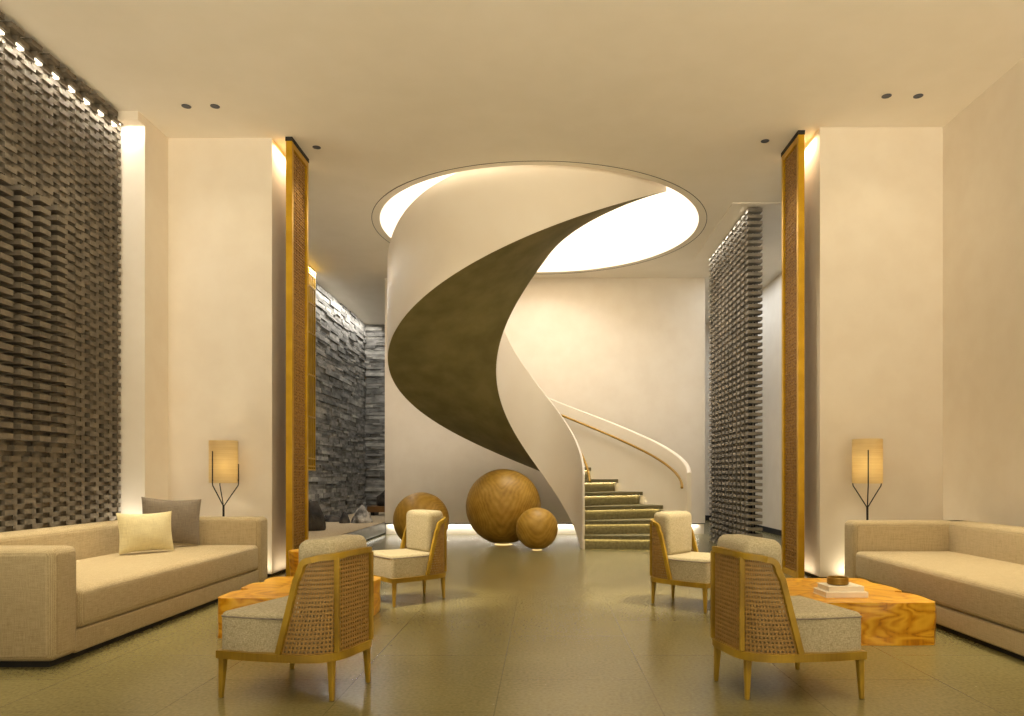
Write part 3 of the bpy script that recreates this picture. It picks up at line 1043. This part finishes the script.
    cane(edge, lambda f: sB, 14, 21)
    cane(lambda f: sB, lambda f: cp.L-sB, 15, 21)
    cane(lambda f: cp.L-edge(f), lambda f: cp.L-sB, 14, 21)
    # seat cushion
    bm = bmesh.new()
    ps = [(x*(1 if y > 0.05 else 0.96), y, a_, b_) for x, y, a_, b_ in plan(HW, YF+0.004, YB+0.02, RC, 0.012)]
    fv = [bm.verts.new((x, y, 0.224)) for x, y, _, _ in ps]
    f = bm.faces.new(fv)
    ex = bmesh.ops.extrude_face_region(bm, geom=[f])
    tv = [g for g in ex['geom'] if isinstance(g, bmesh.types.BMVert)]
    for v in tv: v.co.z = 0.405
    bmesh.ops.recalc_face_normals(bm, faces=bm.faces)
    es = [e for e in bm.edges if e.verts[0].co.z > 0.4 and e.verts[1].co.z > 0.4]
    ve = [e for e in bm.edges if abs(e.verts[0].co.z-e.verts[1].co.z) > 0.1 and e.verts[0].co.y > YF-0.02]
    bmesh.ops.bevel(bm, geom=es+ve, offset=0.026, segments=4, profile=0.5, affect='EDGES')
    bmesh.ops.triangulate(bm, faces=[f for f in bm.faces if len(f.verts) > 4])
    me = bpy.data.meshes.new('seat_cushion'); bm.to_mesh(me); bm.free()
    sc = finish('seat_cushion', me, M['tweed'], t, 50)
    pp = plan(HW, YF+0.004, YB, RC, 0.0135)[0:7]
    pts = [(x, y, 0.382) for x, y, _, _ in reversed(pp)]
    hwp = HW-0.0135
    pts = pts[:-1]+[(hwp, YF-0.03, 0.382), (hwp-0.008, YF-0.013, 0.382), (hwp-0.03, YF-0.008, 0.382)]
    pts = pts+[(-x, y, z) for x, y, z in reversed(pts)]
    MB().tube(pts, 0.004, 6).build('piping', M['grey'], sc, smooth=60)
    # back cushion
    bm = rounded(None, -0.205, 0.205, YB+0.022, YB+0.20, 0.39, 0.742, 0.045, 4)
    for v in bm.verts:
        yy = (v.co.y-(YB+0.022))/0.178
        ax = abs(v.co.x)
        if ax > 0.10:
            v.co.x -= math.copysign(0.05*(1-yy)*((ax-0.10)/0.115), v.co.x)
        zz = max(0, (v.co.z-0.40)/0.35)
        v.co.y -= 0.0*zz
        v.co.z += 0.012*(1-(v.co.x/0.205)**2)*zz
    me = bpy.data.meshes.new('back_cushion'); bm.to_mesh(me); bm.free()
    finish('back_cushion', me, M['tweed'], t, 50, recalc=False)
    return t
chair = make_chair('cane back armchair in the right foreground, seen from behind')
def set_chair(c, x, y, ang):
    c.location = (x, y, 0); c.rotation_euler = (0, 0, rad(ang-90))
set_chair(chair, 1.179, 3.70, 13)
for lab, x, y, a in (('cane back armchair in the left foreground, seen from behind', -1.188, 3.695, 162.5),
                     ('cane back armchair right of the steps, its cream seat facing the right sofa', 1.207, 6.04, -40),
                     ('cane back armchair in front of the medium wooden ball, seat facing left sofa', -1.155, 6.30, 219.5)):
    c = dup(chair, (0, 0, 0), 0, lab)
    set_chair(c, x, y, a)

# ------------------------------------------------------------------ burl tables, stool, books, bowl
def slab(name, outline, h, mat, label, cat, loc, flare=0.0, seed=1, rows=7):
    """live-edge block: wavy outline extruded with slightly wandering sides"""
    n = len(outline)
    m = MB()
    rings = []
    for r in range(rows+1):
        f = r/rows
        z = h*f
        ring = []
        for x, y in outline:
            d = math.hypot(x, y)
            k = 1+flare*(f-0.5)+0.03*mnoise.noise(Vector((x*4+seed, y*4, f*2.2)))
            ring.append((x*k, y*k, z))
        rings.append(ring)
    m.rings(rings)
    o = m.build(name, mat, None, smooth=35, bevel=0)
    o.location = loc
    return tag(o, label, cat)
def outline(hx, hy, notch, seed, n=72, p=7.0, wob=0.05):
    pts = []
    for k in range(n):
        a = 2*PI*k/n
        c, s_ = math.cos(a), math.sin(a)
        r = (abs(c/hx)**p+abs(s_/hy)**p)**(-1/p)
        r *= 1+wob*mnoise.noise(Vector((c*2.2+seed, s_*2.2, seed)))
        for na, wdt, dep in notch:
            dd = (a-na+PI) % (2*PI)-PI
            r *= 1-dep*math.exp(-(dd/wdt)**2)
        pts.append((r*c, r*s_))
    return pts
slab('burl_table', outline(0.42, 0.55, [(rad(-17), 0.07, 0.20), (rad(40), 0.15, 0.06), (rad(140), 0.2, 0.06)], 2.0, n=120, wob=0.025, p=18), 0.262, M['burl'],
     'block coffee table of golden burl wood before the right sofa, with books on it', 'coffee table', (2.03, 5.14, 0), seed=2)
slab('burl_table', outline(0.43, 0.52, [(rad(199), 0.09, 0.20), (rad(150), 0.1, 0.10), (rad(20), 0.2, 0.05)], 5.0, n=120, wob=0.04, p=14), 0.258, M['burl'],
     'block coffee table of golden burl wood before the left sofa, partly behind the armchair', 'coffee table', (-1.69, 5.30, 0), seed=5)
slab('burl_stool', outline(0.17, 0.17, [], 9.0, n=40, p=2.2, wob=0.08), 0.42, M['burl'],
     'small golden burl wood stool behind the left coffee table by the gold screen', 'stool', (-1.93, 6.25, 0), flare=0.25, seed=8)

def book(label, x, y, z, w_, d_, h_, rz):
    t = thing('book', label, 'book', (x, y, z), rz, 'books on the right table')
    MB().box(-w_/2, w_/2, -d_/2, d_/2, 0, 0.004).box(-w_/2, w_/2, -d_/2, d_/2, h_-0.004, h_).box(-w_/2, w_/2, -d_/2, -d_/2+0.005, 0.002, h_-0.002).build('cover', M['cover'], t, bevel=0.001)
    MB().box(-w_/2+0.006, w_/2-0.006, -d_/2+0.005, d_/2-0.006, 0.004, h_-0.004).build('page_block', M['paper'], t)
    return t
ZTAB = 0.263
book('wide white book lying on the right burl table, lower of the two', 1.945, 4.88, ZTAB, 0.275, 0.22, 0.036, 0.03)
book('white book under the brass dish, upper of the two', 1.945, 4.88, ZTAB+0.0365, 0.235, 0.185, 0.034, 0.06)
m = MB()
m.lathe([(0.0, 0.0), (0.060, 0.0), (0.067, 0.006), (0.067, 0.046), (0.064, 0.049), (0.059, 0.046), (0.059, 0.012), (0.0, 0.010)], n=48)
o = m.build('brass_dish', M['brass'], None, smooth=40)
o.location = (1.93, 4.88, ZTAB+0.071)
tag(o, 'round brass dish on top of the white books', 'dish')

# ------------------------------------------------------------------ floor lamps
def lamp(label, x, y, angs, hs):
    t = thing('floor_lamp', label, 'floor lamp', (x, y, 0), 0, 'floor lamps behind the sofas')
    MB().lathe([(0.12, 0), (0.12, 0.012), (0.115, 0.018), (0.0, 0.018)], n=40).build('base', M['black'], t, smooth=40)
    MB().tube([(0, 0, 0.015), (0, 0, 0.40), (0, 0, 0.745)], 0.0105, 12).build('pole', M['black'], t, smooth=60)
    for a, h in zip(angs, hs):
        c, s_ = math.cos(rad(a)), math.sin(rad(a))
        R = 0.146
        MB().tube([(0, 0, 0.735), (c*R*0.5, s_*R*0.5, 0.845), (c*R*0.97, s_*R*0.97, 0.945), (c*R, s_*R, 0.965), (c*R, s_*R, h)], 0.0055, 8).build('arm', M['black'], t, smooth=60)
    rs, z0, z1 = 0.136, 0.97, 1.392
    n = 64
    m = MB()
    m.rings([[(r*math.cos(2*PI*k/n), r*math.sin(2*PI*k/n), z) for k in range(n)] for r, z in
             ((rs, z0), (rs, z1), (rs-0.003, z1), (rs-0.003, z0), (rs, z0))], caps=False)
    sh = m.build('lamp_shade', M['shade'], t, smooth=40)
    # spider between the shade and the three arms
    m = MB()
    for a in angs:
        m.tube([(0, 0, 1.0), (math.cos(rad(a))*0.152, math.sin(rad(a))*0.152, 1.0)], 0.003, 6)
    m.build('spider', M['black'], t)
    bm = bmesh.new(); bmesh.ops.create_uvsphere(bm, u_segments=20, v_segments=12, radius=0.034)
    for v in bm.verts: v.co.z = v.co.z*1.25+1.14
    me = bpy.data.meshes.new('bulb'); bm.to_mesh(me); bm.free()
    finish('bulb', me, M['bulb'], t, 80)
    MB().tube([(0, 0, 1.0), (0, 0, 1.10)], 0.014, 10).build('socket', M['black'], t)
    return t
lamp('black three armed floor lamp with parchment shade behind the left sofa', -3.19, 7.44, (250, 4, 127), (1.285, 1.16, 1.22))
lamp('black three armed floor lamp with parchment shade behind the right sofa', 3.10, 7.12, (249.4, 9.4, 129.4), (1.285, 1.16, 1.22))

# ------------------------------------------------------------------ ceiling downlights
def downlight(label, x, y):
    t = thing('downlight', label, 'downlight', (x, y, CEIL), 0, 'recessed downlights in the ceiling')
    MB().rings([[(r*math.cos(2*PI*k/32), r*math.sin(2*PI*k/32), z) for k in range(32)] for r, z in
                ((0.036, -0.001), (0.043, -0.001), (0.043, -0.004), (0.036, -0.006), (0.036, -0.001))], caps=False).build('trim_ring', M['lensglass'], t, smooth=40)
    MB().lathe([(0.036, -0.003), (0.036, 0.0)], n=32).build('lens', M['lensglass'], t)
    return t
downlight('left downlight of the ceiling pair above the left lamp', -3.36, 7.02)
downlight('right downlight of the ceiling pair above the left lamp', -3.09, 7.02)
downlight('left downlight of the ceiling pair above the right lamp', 3.15, 6.83)
downlight('right downlight of the ceiling pair above the right lamp', 3.44, 6.83)
downlight('single ceiling downlight beside the head of the left gold screen', -2.40, 7.90)
downlight('single ceiling downlight beside the head of the right gold screen', 2.31, 7.75)
